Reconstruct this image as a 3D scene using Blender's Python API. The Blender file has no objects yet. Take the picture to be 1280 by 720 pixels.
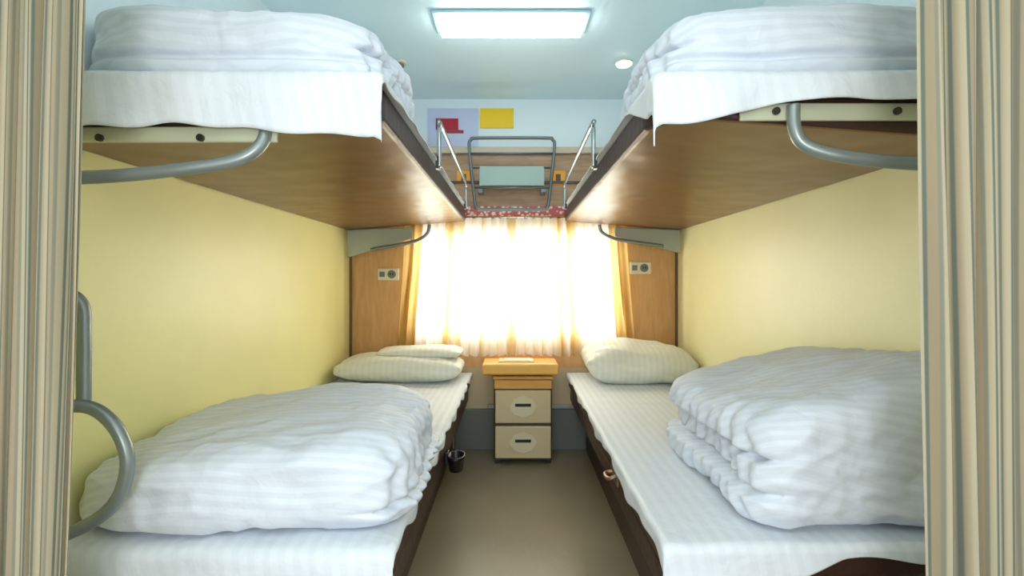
import bpy, bmesh, math
from mathutils import Vector, noise

H = 0.98   # camera height
F = 624.0
try:
    bpy.context.scene.view_settings.view_transform = 'Standard'
    bpy.context.scene.view_settings.exposure = 0.12
except Exception:
    pass

# ------------------------------------------------------------ helpers
def link(o):
    bpy.context.scene.collection.objects.link(o); return o

def mesh_obj(name, verts, faces, mats, smooth=False, uvs=None, midx=None):
    me = bpy.data.meshes.new(name)
    me.from_pydata([tuple(v) for v in verts], [], faces)
    if not isinstance(mats, (list, tuple)): mats = [mats]
    for m in mats: me.materials.append(m)
    if smooth:
        for p in me.polygons: p.use_smooth = True
    if midx:
        for p, i in zip(me.polygons, midx): p.material_index = i
    if uvs:
        uvl = me.uv_layers.new(name='UVMap')
        for lp in me.loops: uvl.data[lp.index].uv = uvs[lp.vertex_index]
    me.update()
    return link(bpy.data.objects.new(name, me))

def box(name, x0, x1, y0, y1, z0, z1, mat, bevel=0.0, seg=2):
    bm = bmesh.new()
    bmesh.ops.create_cube(bm, size=1)
    for v in bm.verts:
        v.co = Vector((x0 + (v.co.x+.5)*(x1-x0), y0 + (v.co.y+.5)*(y1-y0), z0 + (v.co.z+.5)*(z1-z0)))
    if bevel > 0:
        bmesh.ops.bevel(bm, geom=bm.edges[:], offset=bevel, segments=seg, affect='EDGES', profile=.5)
    me = bpy.data.meshes.new(name); bm.to_mesh(me); bm.free()
    me.materials.append(mat)
    return link(bpy.data.objects.new(name, me))

def prism(name, pts, axis, a0, a1, mats, bevel=0, facemat=None):
    bm = bmesh.new()
    def P(p, a):
        if axis == 'y': return (p[0], a, p[1])
        if axis == 'z': return (p[0], p[1], a)
        return (a, p[0], p[1])
    A = [bm.verts.new(P(p, a0)) for p in pts]
    B = [bm.verts.new(P(p, a1)) for p in pts]
    n = len(pts)
    bm.faces.new(A); bm.faces.new(B[::-1])
    for i in range(n):
        bm.faces.new((A[i], A[(i+1) % n], B[(i+1) % n], B[i]))
    bmesh.ops.recalc_face_normals(bm, faces=bm.faces)
    if bevel:
        bmesh.ops.bevel(bm, geom=bm.edges[:], offset=bevel, segments=3, affect='EDGES', profile=.5)
    me = bpy.data.meshes.new(name); bm.to_mesh(me); bm.free()
    if not isinstance(mats, (list, tuple)): mats = [mats]
    for m in mats: me.materials.append(m)
    if facemat:
        for p in me.polygons: p.material_index = facemat(p)
    return link(bpy.data.objects.new(name, me))

def catmull(pts, n=8, closed=False):
    pts = [Vector(p) for p in pts]
    out = []
    N = len(pts)
    rng = N if closed else N-1
    for i in range(rng):
        if closed:
            p0, p1, p2, p3 = pts[(i-1) % N], pts[i], pts[(i+1) % N], pts[(i+2) % N]
        else:
            p0 = pts[max(i-1, 0)]; p1 = pts[i]; p2 = pts[i+1]; p3 = pts[min(i+2, N-1)]
        for k in range(n):
            t = k/n
            out.append(0.5*((2*p1)+(-p0+p2)*t+(2*p0-5*p1+4*p2-p3)*t*t+(-p0+3*p1-3*p2+p3)*t**3))
    if not closed: out.append(pts[-1])
    return out

def tube(name, pts, r, mat, closed=False, smooth=True, sides=12):
    P = catmull(pts, 8, closed) if smooth else [Vector(p) for p in pts]
    N = len(P); verts = []; faces = []
    up = Vector((0.13, 0.31, 0.94)).normalized()
    prev = None
    for i, p in enumerate(P):
        if closed: t = (P[(i+1) % N]-P[(i-1) % N]).normalized()
        else: t = (P[min(i+1, N-1)]-P[max(i-1, 0)]).normalized()
        if prev is None:
            a = t.cross(up).normalized()
        else:
            a = (prev - t*prev.dot(t)).normalized()
        prev = a
        b = t.cross(a)
        for k in range(sides):
            an = 2*math.pi*k/sides
            verts.append(p + (a*math.cos(an)+b*math.sin(an))*r)
    rng = N if closed else N-1
    for i in range(rng):
        j = (i+1) % N
        for k in range(sides):
            faces.append((i*sides+k, i*sides+(k+1) % sides, j*sides+(k+1) % sides, j*sides+k))
    if not closed:
        faces.append(tuple(range(sides))[::-1]); faces.append(tuple((N-1)*sides+k for k in range(sides)))
    return mesh_obj(name, verts, faces, mat, smooth=True)

def disc(name, c, r, depth, axis, mat, segs=32):
    pts = []
    for k in range(segs):
        a = 2*math.pi*k/segs
        if axis == 'y': pts.append((c[0]+r*math.cos(a), c[2]+r*math.sin(a)))
        else: pts.append((c[0]+r*math.cos(a), c[1]+r*math.sin(a)))
    if axis == 'y': return prism(name, pts, 'y', c[1]-depth/2, c[1]+depth/2, mat)
    return prism(name, pts, 'z', c[2]-depth/2, c[2]+depth/2, mat)

def group(name, objs):
    e = link(bpy.data.objects.new(name, None))
    e.empty_display_size = .1
    for o in objs: o.parent = e
    return e

def smooth(a, b, x):
    t_ = max(0, min(1, (x-a)/(b-a))); return t_*t_*(3-2*t_)

def lin(c):
    return tuple((v/255/12.92 if v/255 <= .04045 else ((v/255+.055)/1.055)**2.4) for v in c)

def mat(name, rgb, rough=.5, metal=0, bump=0, bscale=20, var=0, vscale=5, coat=0, spec=.5, stretch=None, bdetail=4):
    m = bpy.data.materials.new(name); m.use_nodes = True
    nt = m.node_tree; b = nt.nodes['Principled BSDF']
    c = lin(rgb)
    b.inputs['Base Color'].default_value = (*c, 1)
    b.inputs['Roughness'].default_value = rough
    b.inputs['Metallic'].default_value = metal
    b.inputs['Specular IOR Level'].default_value = spec
    if coat: b.inputs['Coat Weight'].default_value = coat
    tc = nt.nodes.new('ShaderNodeTexCoord')
    mp = nt.nodes.new('ShaderNodeMapping')
    if stretch: mp.inputs['Scale'].default_value = stretch
    nt.links.new(tc.outputs['Object'], mp.inputs['Vector'])
    if var:
        n = nt.nodes.new('ShaderNodeTexNoise'); n.inputs['Scale'].default_value = vscale
        n.inputs['Detail'].default_value = 5
        nt.links.new(mp.outputs[0], n.inputs['Vector'])
        r = nt.nodes.new('ShaderNodeValToRGB')
        r.color_ramp.elements[0].position = .3; r.color_ramp.elements[1].position = .7
        r.color_ramp.elements[0].color = (*[x*(1-var) for x in c], 1)
        r.color_ramp.elements[1].color = (*[min(1, x*(1+var)) for x in c], 1)
        nt.links.new(n.outputs['Fac'], r.inputs['Fac'])
        nt.links.new(r.outputs['Color'], b.inputs['Base Color'])
    if bump:
        n2 = nt.nodes.new('ShaderNodeTexNoise'); n2.inputs['Scale'].default_value = bscale
        n2.inputs['Detail'].default_value = bdetail
        nt.links.new(mp.outputs[0], n2.inputs['Vector'])
        bp = nt.nodes.new('ShaderNodeBump'); bp.inputs['Strength'].default_value = bump
        bp.inputs['Distance'].default_value = .01
        nt.links.new(n2.outputs['Fac'], bp.inputs['Height'])
        nt.links.new(bp.outputs[0], b.inputs['Normal'])
    return m

def linen(name, rgb, vec, period=.022, contrast=.08):
    """white satin-striped cotton; stripes perpendicular to vec (object coords)"""
    m = bpy.data.materials.new(name); m.use_nodes = True
    nt = m.node_tree; b = nt.nodes['Principled BSDF']
    b.inputs['Sheen Weight'].default_value = .1
    tc = nt.nodes.new('ShaderNodeTexCoord')
    d = nt.nodes.new('ShaderNodeVectorMath'); d.operation = 'DOT_PRODUCT'
    d.inputs[1].default_value = vec
    nt.links.new(tc.outputs['Object'], d.inputs[0])
    mu = nt.nodes.new('ShaderNodeMath'); mu.operation = 'MULTIPLY'; mu.inputs[1].default_value = 2*math.pi/period
    nt.links.new(d.outputs['Value'], mu.inputs[0])
    s = nt.nodes.new('ShaderNodeMath'); s.operation = 'SINE'; nt.links.new(mu.outputs[0], s.inputs[0])
    r = nt.nodes.new('ShaderNodeMapRange'); r.inputs['From Min'].default_value = -.25; r.inputs['From Max'].default_value = .25
    nt.links.new(s.outputs[0], r.inputs['Value'])
    c = lin(rgb)
    mx = nt.nodes.new('ShaderNodeMix'); mx.data_type = 'RGBA'
    mx.inputs[6].default_value = (*[x*(1-contrast) for x in c], 1); mx.inputs[7].default_value = (*c, 1)
    nt.links.new(r.outputs[0], mx.inputs[0]); nt.links.new(mx.outputs[2], b.inputs['Base Color'])
    r2 = nt.nodes.new('ShaderNodeMapRange'); r2.inputs['To Min'].default_value = .75; r2.inputs['To Max'].default_value = .5
    nt.links.new(r.outputs[0], r2.inputs['Value']); nt.links.new(r2.outputs[0], b.inputs['Roughness'])
    n = nt.nodes.new('ShaderNodeTexNoise'); n.inputs['Scale'].default_value = 14; n.inputs['Detail'].default_value = 6
    n.inputs['Distortion'].default_value = .6
    nt.links.new(tc.outputs['Object'], n.inputs['Vector'])
    bp = nt.nodes.new('ShaderNodeBump'); bp.inputs['Strength'].default_value = .5; bp.inputs['Distance'].default_value = .012
    nt.links.new(n.outputs['Fac'], bp.inputs['Height']); nt.links.new(bp.outputs[0], b.inputs['Normal'])
    return m

def emis(name, rgb, s):
    m = bpy.data.materials.new(name); m.use_nodes = True
    b = m.node_tree.nodes['Principled BSDF']
    b.inputs['Base Color'].default_value = (*lin(rgb), 1)
    b.inputs['Emission Color'].default_value = (*lin(rgb), 1)
    b.inputs['Emission Strength'].default_value = s
    return m

def wood(name, c1, c2, rough=.4, scale=(1, 1, 8)):
    m = bpy.data.materials.new(name); m.use_nodes = True
    nt = m.node_tree; b = nt.nodes['Principled BSDF']; b.inputs['Roughness'].default_value = rough
    tc = nt.nodes.new('ShaderNodeTexCoord'); mp = nt.nodes.new('ShaderNodeMapping')
    mp.inputs['Scale'].default_value = scale
    nt.links.new(tc.outputs['Object'], mp.inputs[0])
    n = nt.nodes.new('ShaderNodeTexNoise'); n.inputs['Scale'].default_value = 6; n.inputs['Detail'].default_value = 8
    n.inputs['Distortion'].default_value = .8
    nt.links.new(mp.outputs[0], n.inputs['Vector'])
    r = nt.nodes.new('ShaderNodeValToRGB')
    r.color_ramp.elements[0].position = .35; r.color_ramp.elements[1].position = .65
    r.color_ramp.elements[0].color = (*lin(c1), 1); r.color_ramp.elements[1].color = (*lin(c2), 1)
    nt.links.new(n.outputs['Fac'], r.inputs[0]); nt.links.new(r.outputs[0], b.inputs['Base Color'])
    return m

# ------------------------------------------------------------ materials
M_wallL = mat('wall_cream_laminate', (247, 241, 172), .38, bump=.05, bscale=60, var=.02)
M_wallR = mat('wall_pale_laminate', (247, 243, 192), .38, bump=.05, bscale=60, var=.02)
M_ceil = mat('ceiling_pale_cyan', (230, 252, 255), .45)
M_upper = mat('upper_wall_pale', (236, 249, 252), .4)
M_wood = wood('end_wall_wood', (206, 160, 104), (218, 174, 118), .4, (6, 6, 1))
M_wood2 = wood('table_wood', (236, 172, 78), (246, 190, 100), .3, (1, 6, 6))
M_fascia = wood('fascia_wood', (164, 130, 98), (188, 152, 118), .4, (1, 6, 6))
M_lower = mat('lower_wall_beige', (214, 194, 156), .5, var=.03)
M_grey = mat('heater_grey', (120, 124, 118), .45)
M_floor = mat('floor_linoleum', (144, 133, 108), .33, bump=.08, bscale=40, var=.1, vscale=3)
M_dark = mat('berth_dark_leather', (60, 36, 32), .42, bump=.25, bscale=35, var=.1)
M_under = mat('berth_underside_leather', (118, 84, 42), .34, bump=.8, bscale=7, var=.15, vscale=2.5, bdetail=1)
M_steel = mat('grey_tube', (140, 150, 148), .35, metal=.5)
M_chrome = mat('chrome', (185, 192, 192), .25, metal=1)
M_plate = mat('bracket_plate', (196, 200, 174), .4, metal=.2)
M_platedk = mat('bracket_plate_grey', (166, 174, 164), .35, metal=.3)
M_screw = mat('screw_dark', (70, 70, 66), .35, metal=.8)
M_white = mat('white_plastic', (226, 224, 206), .4)
M_cream = mat('drawer_cream', (226, 208, 164), .4)
M_black = mat('black_plastic', (22, 22, 24), .35)
M_frame = mat('cabinet_frame', (84, 76, 62), .45)
M_alu = mat('window_frame_alu', (215, 215, 205), .4, metal=.2)
M_red = mat('sign_red', (180, 20, 50), .4)
M_yel = mat('sign_yellow', (255, 210, 5), .4)
M_org = mat('sign_orange', (250, 165, 20), .4)
M_card = mat('notice_card', (202, 212, 240), .4)
M_lamp = emis('lamp_diffuser', (240, 250, 255), 11)
M_spot = emis('downlight_lens', (255, 255, 255), 14)
M_linA = linen('linen_quilt', (223, 231, 242), (0, 1, 1), .026, .065)
M_linR = linen('linen_quilt_b', (223, 231, 242), (.25, 1, 1), .026, .065)
M_linB = linen('linen_sheet', (226, 233, 240), (1, 0, 0.2), .03, .04)
M_linP = linen('linen_pillow', (234, 236, 226), (1, 0, 0), .03, .04)

M_val = mat('valance_floral', (200, 60, 60), .7)
nt = M_val.node_tree
vo = nt.nodes.new('ShaderNodeTexVoronoi'); vo.inputs['Scale'].default_value = 45
tc = nt.nodes.new('ShaderNodeTexCoord'); nt.links.new(tc.outputs['Object'], vo.inputs['Vector'])
rr = nt.nodes.new('ShaderNodeValToRGB'); rr.color_ramp.elements[0].color = (*lin((235, 215, 205)), 1)
rr.color_ramp.elements[1].color = (*lin((196, 96, 98)), 1)
rr.color_ramp.elements[0].position = .38; rr.color_ramp.elements[1].position = .52
nt.links.new(vo.outputs['Distance'], rr.inputs[0]); nt.links.new(rr.outputs[0], nt.nodes['Principled BSDF'].inputs['Base Color'])

def fabric_stripe(name, stops, transl=.5, repeat=None, transp=None):
    m = bpy.data.materials.new(name); m.use_nodes = True
    nt = m.node_tree; nt.nodes.remove(nt.nodes['Principled BSDF'])
    out = nt.nodes['Material Output']
    tc = nt.nodes.new('ShaderNodeTexCoord'); sp = nt.nodes.new('ShaderNodeSeparateXYZ')
    nt.links.new(tc.outputs['UV'], sp.inputs[0])
    src = sp.outputs['X']
    if repeat:
        mu = nt.nodes.new('ShaderNodeMath'); mu.operation = 'MULTIPLY'; mu.inputs[1].default_value = repeat
        fr = nt.nodes.new('ShaderNodeMath'); fr.operation = 'FRACT'
        nt.links.new(src, mu.inputs[0]); nt.links.new(mu.outputs[0], fr.inputs[0]); src = fr.outputs[0]
    r = nt.nodes.new('ShaderNodeValToRGB')
    el = r.color_ramp.elements
    while len(el) > 1: el.remove(el[-1])
    el[0].position = stops[0][0]; el[0].color = (*lin(stops[0][1]), stops[0][2] if len(stops[0]) > 2 else 1)
    for s in stops[1:]:
        e = el.new(s[0]); e.color = (*lin(s[1]), s[2] if len(s) > 2 else 1)
    nt.links.new(src, r.inputs[0])
    d = nt.nodes.new('ShaderNodeBsdfDiffuse'); t = nt.nodes.new('ShaderNodeBsdfTranslucent')
    nt.links.new(r.outputs[0], d.inputs[0]); nt.links.new(r.outputs[0], t.inputs[0])
    mx = nt.nodes.new('ShaderNodeMixShader'); mx.inputs[0].default_value = transl
    nt.links.new(d.outputs[0], mx.inputs[1]); nt.links.new(t.outputs[0], mx.inputs[2])
    if transp:
        tr = nt.nodes.new('ShaderNodeBsdfTransparent'); m2 = nt.nodes.new('ShaderNodeMixShader')
        nt.links.new(r.outputs['Alpha'], m2.inputs[0])
        nt.links.new(tr.outputs[0], m2.inputs[1]); nt.links.new(mx.outputs[0], m2.inputs[2])
        nt.links.new(m2.outputs[0], out.inputs[0])
    else:
        nt.links.new(mx.outputs[0], out.inputs[0])
    return m

ca_, cb_, cc_, cd_ = (192, 182, 156), (172, 158, 132), (116, 126, 118), (148, 148, 132)
M_near = fabric_stripe('door_curtain_fabric', [(0, ca_), (.10, ca_), (.13, cc_), (.19, cc_), (.22, cb_), (.36, cb_), (.39, cd_), (.45, cd_), (.48, ca_),
                        (.60, ca_), (.63, cc_), (.67, cc_), (.70, ca_), (.75, cb_), (.78, cc_), (.84, cc_), (.87, cb_), (1, ca_)], .3, repeat=14)
W = (250, 249, 240); G = (206, 172, 108); C = (230, 212, 166)
M_sheer = fabric_stripe('window_sheer_fabric', [(0, G, .98), (.07, G, .98), (.085, W, .94), (.17, W, .94), (.19, C, .98), (.21, G, .98), (.225, W, .95), (.25, C, .98), (.28, W, .94),  # thin cream stops paint fold-crease shade into the cloth; gold bands are its own
                        (.34, W, .94), (.355, C, .96), (.37, W, .94), (.455, W, .94), (.475, C, .98), (.49, C, .98), (.505, W, .94), (.60, W, .94), (.61, C, .96), (.62, W, .94), (.66, W, .94),
                        (.68, C, .98), (.70, G, .98), (.715, W, .96), (.74, G, .98), (.76, C, .98), (.78, W, .94), (.915, W, .94), (.93, G, .98), (1, G, .98)],
                        .52, transp=True)

# ------------------------------------------------------------ room shell
XW = .95; YB = 2.9; CZ = 2.03
box('floor', -1.6, 1.6, -1.0, YB+.1, -.05, 0, M_floor)
box('ceiling', -1.6, 1.6, -1.0, YB+.1, CZ, CZ+.05, M_ceil)
box('wall_left', -XW-.05, -XW, .80, YB, 0, 1.40, M_wallL)
box('wall_right', XW, XW+.05, .80, YB, 0, 1.40, M_wallR)
box('wall_left_upper', -XW-.05, -XW, .80, YB, 1.40, CZ, M_upper)
box('wall_right_upper', XW, XW+.05, .80, YB, 1.40, CZ, M_upper)
box('wall_door_left', -1.6, -.82, .80, .86, 0, CZ, M_wallL)
box('wall_door_right', .82, 1.6, .80, .86, 0, CZ, M_wallR)
wx0, wx1, wz0, wz1 = -.58, .62, .67, 1.25
box('wall_back_left', -XW-.05, wx0, YB, YB+.06, .47, 1.39, M_wood)
box('wall_back_right', wx1, XW+.05, YB, YB+.06, .47, 1.39, M_wood)
box('wall_back_sill', wx0, wx1, YB, YB+.06, .47, wz0, M_wood)
box('wall_back_lintel', wx0, wx1, YB, YB+.06, wz1, 1.39, M_wood)
box('wall_back_lower', -XW-.05, XW+.05, YB, YB+.06, 0, .47, M_lower)
box('wall_back_upper', -XW-.05, XW+.05, YB, YB+.06, 1.39, CZ, M_upper)
M_trim = mat('dark_trim', (110, 84, 54), .5)
box('trim_1', -XW+.0005, -XW+.012, YB-.015, YB-.001, .5, 1.3, M_trim)
box('trim_2', XW-.012, XW-.0005, YB-.015, YB-.001, .5, 1.3, M_trim)
group('trim_3', [box('panel', -XW+.001, XW-.001, YB-.04, YB-.001, 1.40, 1.74, M_fascia, .004),
                 box('lip', -XW+.001, XW-.001, YB-.07, YB-.0405, 1.70, 1.735, mat('lip_light', (205, 190, 165), .4), .004),
                 box('rail', -XW+.001, XW-.001, YB-.055, YB-.0405, 1.53, 1.545, M_frame, .002)])
box('curtain_valance', -.60, .60, YB-.06, YB-.045, 1.345, 1.40, M_val, .003)

M_glass = bpy.data.materials.new('window_glass'); M_glass.use_nodes = True
nt = M_glass.node_tree; nt.nodes.remove(nt.nodes['Principled BSDF'])
tr = nt.nodes.new('ShaderNodeBsdfTransparent'); gl = nt.nodes.new('ShaderNodeBsdfGlossy'); gl.inputs['Roughness'].default_value = .05
mx = nt.nodes.new('ShaderNodeMixShader'); mx.inputs[0].default_value = .05
nt.links.new(tr.outputs[0], mx.inputs[1]); nt.links.new(gl.outputs[0], mx.inputs[2]); nt.links.new(mx.outputs[0], nt.nodes['Material Output'].inputs[0])
t = .03
group('window_1', [box('frame_left', wx0, wx0+t, YB+.01, YB+.05, wz0, wz1, M_alu, .004), box('frame_right', wx1-t, wx1, YB+.01, YB+.05, wz0, wz1, M_alu, .004),
                   box('frame_top', wx0+t, wx1-t, YB+.01, YB+.05, wz1-t, wz1, M_alu, .004), box('frame_bottom', wx0+t, wx1-t, YB+.01, YB+.05, wz0, wz0+t, M_alu, .004),
                   box('mullion', -.02, .02, YB+.002, YB+.048, wz0+t, wz1-t, M_alu, .004),
                   box('pane', wx0+t, wx1-t, YB+.028, YB+.032, wz0+t, wz1-t, M_glass)])

def drape(name, x0, x1, y, z0, z1, amp, wl, m, seed=0, nx=240, nz=24, edge=None):
    verts = []; faces = []; uvs = []
    for j in range(nz+1):
        v = j/nz; z = z0+(z1-z0)*v
        for i in range(nx+1):
            u = i/nx
            a, b = (x0, x1) if edge is None else edge(v)
            x = a+(b-a)*u
            ph = 2*math.pi*(x0+(x1-x0)*u)/wl
            n = noise.noise(Vector((u*9+seed, v*1.2, seed)))
            yy = y + amp*(math.sin(ph+2.2*n)+.35*math.sin(2.3*ph+seed+v)) * (.75+.5*noise.noise(Vector((u*4, seed, v*2))))
            xx = x + amp*.45*math.cos(ph+1.7*n+.6)
            zz = z + (.006*math.sin(ph*1.1+seed) if j == 0 else 0)
            verts.append((xx, yy, zz)); uvs.append((u, v))
    for j in range(nz):
        for i in range(nx):
            a = j*(nx+1)+i
            faces.append((a, a+1, a+nx+2, a+nx+1))
    return mesh_obj(name, verts, faces, m, smooth=True, uvs=uvs)

wc = drape('fabric', -.64, .66, YB-.054, .55, 1.335, .016, .05, M_sheer, 3, nx=400,
           edge=lambda v: (-.67+.055*v, .70-.06*v))
wr = tube('rod', [(-.68, YB-.05, 1.336), (.70, YB-.05, 1.336)], .006, M_chrome, smooth=False)
group('window_curtain', [wc, wr])

cl = drape('fabric', -.97, -.65, .745, .04, 1.95, .014, .040, M_near, 1, nx=200, nz=40, edge=lambda v: (-.99, -.682+.072*v+.004*math.sin(v*5)))
rl = tube('rod', [(-1.25, .745, 1.95), (-.5, .745, 1.95)], .01, M_chrome, smooth=False)
group('door_curtain', [cl, rl])
cr = drape('fabric', .62, .97, .745, .04, 1.95, .014, .043, M_near, 5, nx=200, nz=40, edge=lambda v: (.632-.030*v, .99))
rl = tube('rod', [(.5, .745, 1.95), (1.25, .745, 1.95)], .01, M_chrome, smooth=False)
group('door_curtain', [cr, rl])

# ------------------------------------------------------------ ceiling lamp & details
def ceil_lamp():
    x0, x1, y0, y1 = -.30, .28, 1.945, 2.09
    fr = mat('lamp_frame', (170, 200, 208), .35, metal=.2)
    return group('ceiling_lamp', [
        box('housing', x0-.022, x1+.022, y0-.012, y1+.012, CZ-.014, CZ-.0005, fr, .005),
        box('diffuser', x0, x1, y0, y1, CZ-.038, CZ-.0145, M_lamp, .005)])
ceil_lamp()
group('ceiling_downlight', [disc('ring', (.53, 2.4, CZ-.006), .042, .011, 'z', M_white), disc('lens', (.53, 2.4, CZ-.015), .032, .006, 'z', M_spot)])
group('smoke_detector', [disc('base', (-.545, 2.4, CZ-.006), .030, .011, 'z', M_white), disc('sensor', (-.545, 2.4, CZ-.019), .018, .014, 'z', M_grey)])

box('notice_card', -.50, -.205, YB-.006, YB-.001, 1.752, 1.975, M_card)
group('emergency_sign', [box('plate', -.45, -.32, YB-.013, YB-.0065, 1.85, 1.915, M_red, .002),
      box('bar', -.42, -.29, YB-.012, YB-.0068, 1.83, 1.848, M_red, .002)])
box('safety_notice', -.195, 0, YB-.008, YB-.001, 1.86, 1.975, M_yel, .002)
for sx in (-.285, .255):
    group('berth_number_sign', [box('plate', sx-.04, sx+.04, YB-.048, YB-.0402, 1.525, 1.605, M_org, .003),
                                box('number', sx-.014, sx+.014, YB-.0495, YB-.0481, 1.545, 1.585, M_frame)])

yf = 2.76
lf = [(-.245, yf, 1.70), (-.235, yf, 1.755), (-.19, yf, 1.765), (.17, yf, 1.765), (.215, yf, 1.755), (.225, yf, 1.70),
      (.195, yf, 1.42), (.18, yf, 1.375), (.15, yf, 1.37), (-.17, yf, 1.37), (-.20, yf, 1.375), (-.215, yf, 1.42)]
M_lad = mat('ladder_tube', (110, 118, 118), .35, metal=.5)
group('folding_ladder', [tube('frame', lf, .009, M_lad, closed=True),
      tube('rung_top', [(-.235, yf, 1.68), (.215, yf, 1.68)], .006, M_lad, smooth=False),
      tube('rung_low', [(-.22, yf, 1.49), (.20, yf, 1.49)], .006, M_lad, smooth=False),
      box('step_plate', -.19, .17, yf-.006, yf+.006, 1.50, 1.61, mat('step_pale', (160, 184, 176), .3), .005),
      tube('step_rail', [(-.225, yf, 1.60), (.205, yf, 1.60)], .006, M_lad, smooth=False),
      box('mount_l', -.20, -.17, yf, YB-.041, 1.465, 1.49, M_lad, .003), box('mount_r', .15, .18, yf, YB-.041, 1.465, 1.49, M_lad, .003)])

# ------------------------------------------------------------ berths
def sheet(name, xw, xi, y0, y1, z, near_len, inner_len, m, seed=0, ruf=1.0, tilt=0.0):
    sgn = 1 if xi > xw else -1
    n1, n2, k1, k2 = 70, 110, 12, 14
    verts = []; faces = []
    for j in range(n2+k2+1):
        for i in range(n1+k1+1):
            u = min(i/n1, 1); v = min(j/n2, 1)
            x = xw+(xi-xw)*u; y = y1-(y1-y0)*v
            dx = max(0, i-n1)/k1*inner_len(v); dy = max(0, j-n2)/k2*near_len(u)
            zz = z + tilt*(u-.5) + .003*noise.noise(Vector((x*7, y*5, seed))) + .004*noise.noise(Vector((x*3, y*14, seed+4)))
            r = .012
            ox = 0; oy = 0
            if dx > 0: ox = min(dx, r)+.006*math.sin(y*38+seed)*min(1, dx/.03)*.6
            if dy > 0:
                fl = min(1, dy/.06)
                oy = min(dy, r*1.3)+ruf*fl*(.006*math.sin(x*31+seed)+.012*(.4+noise.noise(Vector((x*9, dy*12, seed)))))
            drop = max(dx, dy)+.5*min(dx, dy)
            zz -= max(0, drop-r*.5)
            verts.append((x+sgn*ox, y-oy, zz))
    nx = n1+k1+1
    for j in range(n2+k2):
        for i in range(n1+k1):
            a = j*nx+i
            faces.append((a, a+1, a+nx+1, a+nx))
    o = mesh_obj(name, verts, faces, m, smooth=True)
    md = o.modifiers.new('thick', 'SOLIDIFY'); md.thickness = .003; md.offset = 1 if sgn < 0 else -1
    return o

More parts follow.
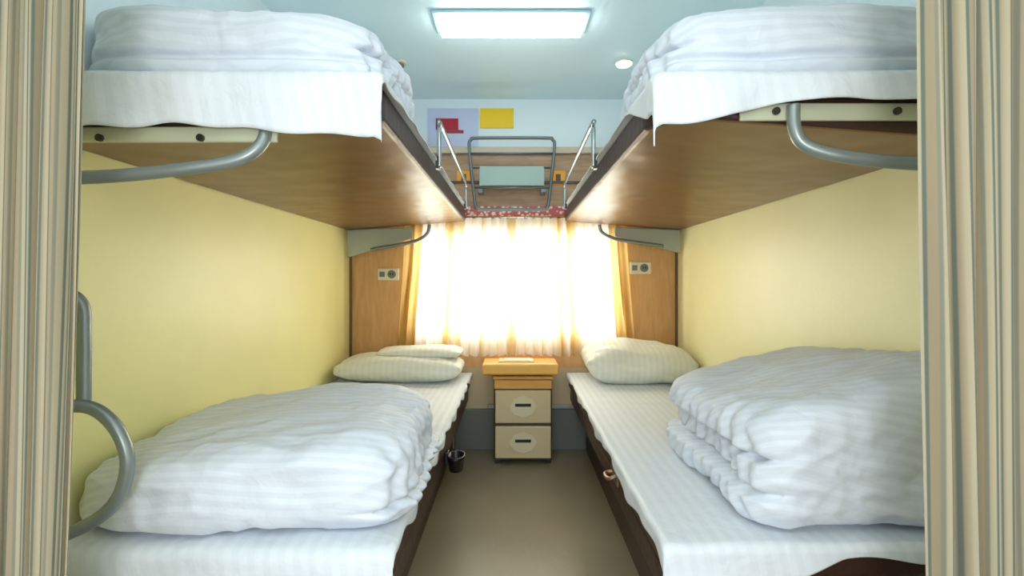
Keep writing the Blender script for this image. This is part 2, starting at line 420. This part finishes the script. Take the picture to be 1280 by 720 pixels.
def upper_berth(side):
    xi = -.272 if side < 0 else .290
    xw = side*(XW-.002)
    yn, yf_ = 1.0, 2.82
    bm = bmesh.new()
    def zb(x):
        tt = (x-xw)/(xi-xw); return 1.262+.048*tt
    ch = .05 if side < 0 else .11
    plan = [(xw, yn), (xi+side*ch, yn), (xi+side*ch*.3, yn+ch*.3), (xi, yn+ch), (xi, yf_), (xw, yf_)]
    A = [bm.verts.new((p[0], p[1], zb(p[0]))) for p in plan]
    B = [bm.verts.new((p[0], p[1], 1.385)) for p in plan]
    bm.faces.new(A); bm.faces.new(B[::-1]); n = len(plan)
    for i in range(n): bm.faces.new((A[i], A[(i+1) % n], B[(i+1) % n], B[i]))
    bmesh.ops.recalc_face_normals(bm, faces=bm.faces)
    bmesh.ops.bevel(bm, geom=bm.edges[:], offset=.012, segments=3, affect='EDGES', profile=.5)
    me = bpy.data.meshes.new('cushion'); bm.to_mesh(me); bm.free()
    me.materials.append(M_dark); me.materials.append(M_under)
    for p in me.polygons:
        if p.normal.z < -.9: p.material_index = 1
    parts = [link(bpy.data.objects.new('cushion', me))]
    if side < 0: px0, px1, pz0, pz1 = -.93, -.47, 1.254, 1.285
    else: px0, px1, pz0, pz1 = .45, .93, 1.297, 1.332
    parts.append(box('end_plate', px0, px1, yn-.009, yn-.0005, pz0, pz1, M_plate, .003))
    for k in range(2):
        sx = (-.82+.2*k) if side < 0 else (.52+.24*k)
        parts.append(disc('screw_%d' % k, (sx, yn-.012, (pz0+pz1)/2-(.008 if side < 0 else 0)), .0075, .006, 'y', M_screw, 12))
    if side < 0:
        nl = lambda u: .120+.018*smooth(.6, 1, u)+.006*math.sin(u*9+1)+.003*math.sin(u*27)
        il = lambda v: .012+.012*smooth(.8, 1, v)
    else:
        nl = lambda u: .066+.052*smooth(.62, .95, u)+.004*math.sin(u*11)
        il = lambda v: .012+.075*smooth(.86, 1, v)
    parts.append(sheet('sheet', xw-side*.004, xi, yn-.008, yf_-.01, 1.391, nl, il, M_linB, seed=side*3+5))
    if side < 0:
        pts = [(-.49, .993, 1.29), (-.497, .985, 1.25), (-.53, .975, 1.218), (-.60, .96, 1.198), (-.75, .925, 1.172), (-.90, .865, 1.155)]
    else:
        pts = [(.552, .985, 1.325), (.553, .983, 1.28), (.572, .98, 1.245), (.63, .965, 1.22), (.74, .94, 1.20), (.90, .865, 1.175)]
    parts.append(tube('support_tube', pts, .0125, M_steel))
    if side < 0:
        poly = [(-XW+.013, 1.262), (-.57, 1.276), (-.57, 1.215), (-XW+.013, 1.105)]
        pts = [(-.47, 2.79, 1.29), (-.48, 2.79, 1.245), (-.52, 2.79, 1.21), (-.60, 2.795, 1.185), (-.80, 2.80, 1.15)]
    else:
        poly = [(XW-.013, 1.262), (.57, 1.276), (.57, 1.225), (XW-.013, 1.13)]
        pts = [(.48, 2.79, 1.29), (.49, 2.79, 1.25), (.54, 2.79, 1.22), (.62, 2.795, 1.20), (.84, 2.80, 1.17)]
    parts.append(prism('far_bracket', poly, 'y', 2.808, 2.820, M_platedk, .003))
    parts.append(tube('far_tube', pts, .010, M_steel))
    a, b = sorted((side*.73, side*.93))
    parts.append(box('far_cleat', a, b, 2.8205, YB-.001, 1.24, 1.262, M_platedk, .003))
    group('upper_berth', parts)
    yy0, yy1 = 1.60, 2.5
    xr = xi - side*.034
    a, b = sorted((xr, xi-side*.0235))
    group('guard_rail', [tube('rail', [(xr, yy0, 1.34), (xr, yy0, 1.45), (xr, yy0+.02, 1.477), (xr, yy0+.06, 1.485), (xr, yy1-.06, 1.465), (xr, yy1-.02, 1.455), (xr, yy1, 1.43), (xr, yy1, 1.34)], .0075, M_chrome),
                         box('clip_near', a, b, yy0-.012, yy0+.012, 1.335, 1.36, M_screw), box('clip_far', a, b, yy1-.012, yy1+.012, 1.335, 1.36, M_screw)])

upper_berth(-1); upper_berth(1)

def lower_berth(side):
    xi = -.25 if side < 0 else .315
    xw = side*(XW-.002)
    yn, yf_ = 1.0 if side < 0 else 1.02, YB-.03
    a, b = sorted((xw, xi))
    parts = [box('mattress', a, b, yn, yf_, .36, .440, M_dark, .02, 4)]
    a2, b2 = sorted((xw, xi+side*.01))
    parts.append(box('front_panel', a2, b2, yn+.01, yf_, .285, .359, M_dark, .012, 3))
    a3, b3 = sorted((xw, xi+side*.10))
    parts.append(box('storage_base', a3, b3, yn+.06, yf_, .0, .284, mat('base_brown', (70, 52, 42), .5), .004))
    xl = xi - side*.001
    if side > 0:
        yl = 1.52
        M_brass = mat('latch_bronze', (150, 120, 100), .35, metal=.7)
        parts.append(box('latch_plate', xl-.008, xl, yl-.04, yl+.05, .365, .415, M_brass, .003))
        parts.append(tube('latch_handle', [(xl-.004, yl-.03, .395), (xl-.03, yl-.025, .385), (xl-.03, yl+.03, .38), (xl-.004, yl+.035, .385)], .006, M_brass))
    else:
        n = 28; cx, cy, zb_ = xi+.034, 1.88, .268
        prof = [(.0, 0), (.026, 0), (.030, .04), (.034, .045), (.034, .055), (.028, .055), (.023, .006), (0, .006)]
        verts = []; faces = []
        for (r, z) in prof:
            for k in range(n):
                an = 2*math.pi*k/n; verts.append((cx+max(r, .0005)*math.cos(an), cy+max(r, .0005)*math.sin(an)*1.5, zb_+z))
        for i in range(len(prof)-1):
            for k in range(n):
                faces.append((i*n+k, i*n+(k+1) % n, (i+1)*n+(k+1) % n, (i+1)*n+k))
        parts.append(mesh_obj('cup_holder', verts, faces, M_black, smooth=True))
        parts.append(box('cup_holder_clip', xi-.008, xi+.006, cy-.02, cy+.02, .29, .335, M_black, .003))
    if side < 0:
        nl = lambda u: .17+.01*math.sin(u*8); il = lambda v: .022+.008*math.sin(v*30)+.006*math.sin(v*71)
    else:
        nl = lambda u: .035+.09*max(0, (u-.45)/.55)+.008*math.sin(u*12)
        il = lambda v: .022+.012*math.sin(v*25)+.03*v*v
    parts.append(sheet('sheet', xw-side*.004, xi, yn-.006, yf_-.01, .448, nl, il, M_linB, seed=side*7+20, ruf=.6))
    group('lower_berth', parts)
lower_berth(-1); lower_berth(1)

# ------------------------------------------------------------ soft things
def soft(name, cx, cy, hx, hy, h, z0, m, k=4, seed=0, N=60, top=None, layers=(), lside=1, ldepth=.03, front_layers=(), wr=.008, rot=0, pillow=False, slump=0, skew=0.0, taper=.05):
    idx = {}; verts = []; faces = []
    def add(c):
        key = (round(c[0], 5), round(c[1], 5), round(c[2], 5))
        if key in idx: return idx[key]
        x, y, z = c
        s = (abs(x)**k+abs(y)**k+abs(z)**k)**(1/k)
        px, py, pz = x/s, y/s, z/s
        if pillow:
            th = (max(0, 1-abs(px)**4)*max(0, 1-abs(py)**4))**.45
            pz *= (.12+.88*th)
            cc = abs(px*py)**3
            px *= 1+.05*cc; py *= 1+.05*cc
        zz = (pz+1)/2
        X = hx*px; Y = hy*py; Z = h*zz
        if not pillow:
            X *= 1-taper*zz**3; Y *= 1-.06*zz**3
        Y += skew*zz
        if top: Z *= top(px, py)
        ws = smooth(.55, 1, px*lside)
        for i, l in enumerate(layers):
            g = math.exp(-((zz-l-.02*noise.noise(Vector((py*2, seed, i))))/.035)**2)
            X -= lside*ldepth*g*ws
        if layers:
            for i in range(len(layers)+1):
                lo = ([0]+list(layers))[i]; hi = (list(layers)+[1])[i]
                if lo <= zz < hi:
                    off = .022*noise.noise(Vector((i*3.3+seed, py*1.5, 7)))+(.03 if i % 2 == 0 else -.01)*slump
                    X += lside*off*ws
            X += lside*ws*.006*math.sin(py*34+3*noise.noise(Vector((zz*5, py*3, seed))))
        wf = smooth(.5, 1, -py)
        for i, l in enumerate(front_layers):
            g = math.exp(-((zz-l-.05*noise.noise(Vector((px*1.7, seed+2, i))))/.04)**2)
            Y += .018*g*wf
        q = Vector((X, Y, Z))
        nrm = Vector((px**3/hx, py**3/hy, pz**3/(h/2)))
        if nrm.length > 1e-6: nrm.normalize()
        dsp = 2.2*wr*noise.noise(q*4.5+Vector((seed, 0, 0)))
        nn = noise.noise(Vector((X*5+seed, Y*14, Z*14)))
        dsp += .8*wr*(1-2.4*abs(nn))
        nn = noise.noise(Vector((X*16+seed, Y*9+3, Z*20)))
        dsp += .4*wr*(1-2.5*abs(nn))
        q += nrm*dsp
        q.z = max(q.z, .0)
        ca, sa = math.cos(rot), math.sin(rot)
        vx = cx+q.x*ca-q.y*sa; vy = cy+q.x*sa+q.y*ca
        vx = max(-XW+.004, min(XW-.004, vx))
        idx[key] = len(verts); verts.append((vx, vy, z0+q.z)); return idx[key]
    for ax in range(3):
        for sg in (-1, 1):
            for i in range(N):
                for j in range(N):
                    cs = []
                    for (a, b) in ((i, j), (i+1, j), (i+1, j+1), (i, j+1)):
                        c = [0, 0, 0]; c[ax] = sg; c[(ax+1) % 3] = -1+2*a/N; c[(ax+2) % 3] = -1+2*b/N
                        cs.append(add(c))
                    if sg < 0: cs = cs[::-1]
                    faces.append(tuple(cs))
    return mesh_obj(name, verts, faces, m, smooth=True)

ZL = .456
soft('folded_quilt', -.588, 1.30, .355, .300, .20, ZL, M_linA, k=5.5, seed=1.3,
     top=lambda px, py: (.97+.04*py-.22*smooth(.2, -1, px)), layers=(.26,), lside=1, ldepth=.022, wr=.0085, slump=.5, taper=.06)
soft('folded_quilt', .728, 1.325, .222, .312, .30, ZL, M_linR, k=7.5, seed=7.1,
     top=lambda px, py: (.96+.22*px-.10*py*(.5+.5*px)), layers=(.34, .66), lside=-1, ldepth=.030, wr=.0085, slump=.6)
ZU = 1.399
soft('folded_quilt', -.615, 1.28, .327, .24, .19, ZU, M_linA, k=5.5, seed=11.7, layers=(.5,), lside=1, front_layers=(.3,), wr=.007,
     top=lambda px, py: .93-.10*px)
soft('folded_quilt', .625, 1.28, .315, .24, .185, ZU, M_linA, k=5.5, seed=17.2, layers=(.5,), lside=-1, front_layers=(.3,), wr=.007,
     top=lambda px, py: .94+.07*px)
soft('pillow', -.60, 2.655, .325, .15, .125, ZL, M_linP, k=6, seed=21, pillow=True, wr=.005, N=40)
soft('pillow', -.50, 2.69, .22, .10, .05, ZL+.114, M_linP, k=6, seed=24, pillow=True, wr=.004, N=32)
soft('pillow', .66, 2.64, .275, .16, .195, ZL, M_linP, k=6, seed=27, pillow=True, wr=.007, N=40, top=lambda px, py: .95+.12*py-.07*px)

group('grab_rail', [
    tube('rail', [(-.86, .867, .97), (-.845, .90, .97), (-.822, .945, .94), (-.818, .95, .88), (-.818, .95, .80), (-.818, .95, .74)], .012, M_steel),
    tube('loop', [(-.87, .862, .745), (-.845, .92, .745), (-.80, .945, .738), (-.758, .95, .70), (-.735, .95, .64), (-.748, .95, .575), (-.785, .945, .53), (-.84, .92, .505), (-.88, .862, .50)], .0125, M_steel),
    disc('flange', (-.86, .866, .97), .025, .008, 'y', M_steel, 20)])

# ------------------------------------------------------------ table, cabinet, heater
group('window_table', [box('top', -.165, .235, 2.60, YB-.09, .482, .542, M_wood2, .012, 3),
                       box('edge_band', -.155, .225, 2.597, 2.5995, .492, .532, mat('edge_band', (240, 190, 90), .3), .001),
                       box('wall_cleat', -.15, .22, YB-.0895, YB-.001, .485, .52, M_wood2, .003)])
group('table_tray', [box('base', -.08, .11, 2.66, 2.78, .5425, .547, M_cream, .002),
                     box('paper', -.05, .09, 2.67, 2.77, .5475, .550, M_white, .001)])

cab = [box('carcass', -.105, .205, 2.66, 2.87, .02, .45, M_frame, .008),
       box('top_panel', -.11, .21, 2.65, 2.86, .4505, .468, M_wood2, .004),
       box('wood_front', -.103, .203, 2.648, 2.6595, .402, .448, M_wood2, .003),
       box('foot_l', -.10, -.07, 2.67, 2.86, 0, .0195, M_black, .002), box('foot_r', .17, .20, 2.67, 2.86, 0, .0195, M_black, .002)]
M_emb = mat('emblem_pale', (238, 228, 194), .4)
for k, (z0, z1) in enumerate(((.222, .396), (.035, .205))):
    cab.append(box('drawer_%d' % k, -.098, .198, 2.640, 2.6595, z0, z1, M_cream, .006, 3))
    zc = (z0+z1)/2; xc = .05
    hexp = [(xc-.075, zc), (xc-.05, zc+.04), (xc, zc+.058), (xc+.05, zc+.04), (xc+.075, zc), (xc+.05, zc-.04), (xc, zc-.058), (xc-.05, zc-.04)]
    cab.append(prism('emblem_%d' % k, hexp, 'y', 2.636, 2.6395, M_emb, .0015))
    cab.append(box('slot_%d' % k, xc-.042, xc+.042, 2.634, 2.6355, zc+.002, zc+.018, M_black, .0005))
group('bedside_cabinet', cab)

group('wall_heater', [box('cover', -.34, .42, YB-.028, YB-.001, .0, .235, M_grey, .005),
                      box('ledge', -.15, .42, YB-.028, YB-.001, .236, .262, mat('ledge_grey', (165, 168, 165), .35, metal=.3), .006)])

def socket(cx, cz):
    group('power_socket', [box('plate', cx-.062, cx+.062, YB-.014, YB-.001, cz-.035, cz+.035, M_white, .006),
                           disc('outlet', (cx+.02, YB-.0155, cz), .024, .003, 'y', M_grey, 20),
                           box('pin_a', cx+.010, cx+.015, YB-.019, YB-.0172, cz-.006, cz+.008, M_black), box('pin_b', cx+.025, cx+.030, YB-.019, YB-.0172, cz-.006, cz+.008, M_black),
                           box('switch', cx-.05, cx-.02, YB-.018, YB-.0145, cz-.015, cz+.015, M_grey, .001)])
socket(-.725, 1.013); socket(.735, 1.05)

# ------------------------------------------------------------ lights
def area(name, loc, rot, sx, sy, e, col):
    l = bpy.data.lights.new(name, 'AREA'); l.shape = 'RECTANGLE'; l.size = sx; l.size_y = sy; l.energy = e; l.color = col
    o = link(bpy.data.objects.new(name, l)); o.location = loc; o.rotation_euler = rot; return o
area('daylight_outside', (.02, 3.25, 1.05), (math.radians(-90), 0, 0), 1.6, 1.0, 74, (1, .99, .93))
area('corridor_ceiling_light', (0, -.2, CZ-.02), (math.radians(25), 0, 0), 1.4, .3, 4, (1, 1, .96))
pl = bpy.data.lights.new('front_fill_point', 'POINT'); pl.energy = 38; pl.shadow_soft_size = .2; pl.color = (1, 1, .96)  # unseen fill added behind the camera to brighten ceiling, walls and quilt fronts
po = link(bpy.data.objects.new('front_fill_point', pl)); po.location = (0, -.65, 1.05)

w = bpy.data.worlds.new('World'); bpy.context.scene.world = w; w.use_nodes = True
w.node_tree.nodes['Background'].inputs[0].default_value = (.92, .97, 1.0, 1)
w.node_tree.nodes['Background'].inputs[1].default_value = 1.15

# ------------------------------------------------------------ camera
cd = bpy.data.cameras.new('camera'); cam = link(bpy.data.objects.new('camera', cd))
cam.location = (0, 0, H); cam.rotation_euler = (math.radians(90), 0, 0)
cd.sensor_width = 36; cd.lens = F*36/1280
cd.shift_x = -2/1280; cd.shift_y = -10/1280
cd.clip_start = .02
bpy.context.scene.camera = cam
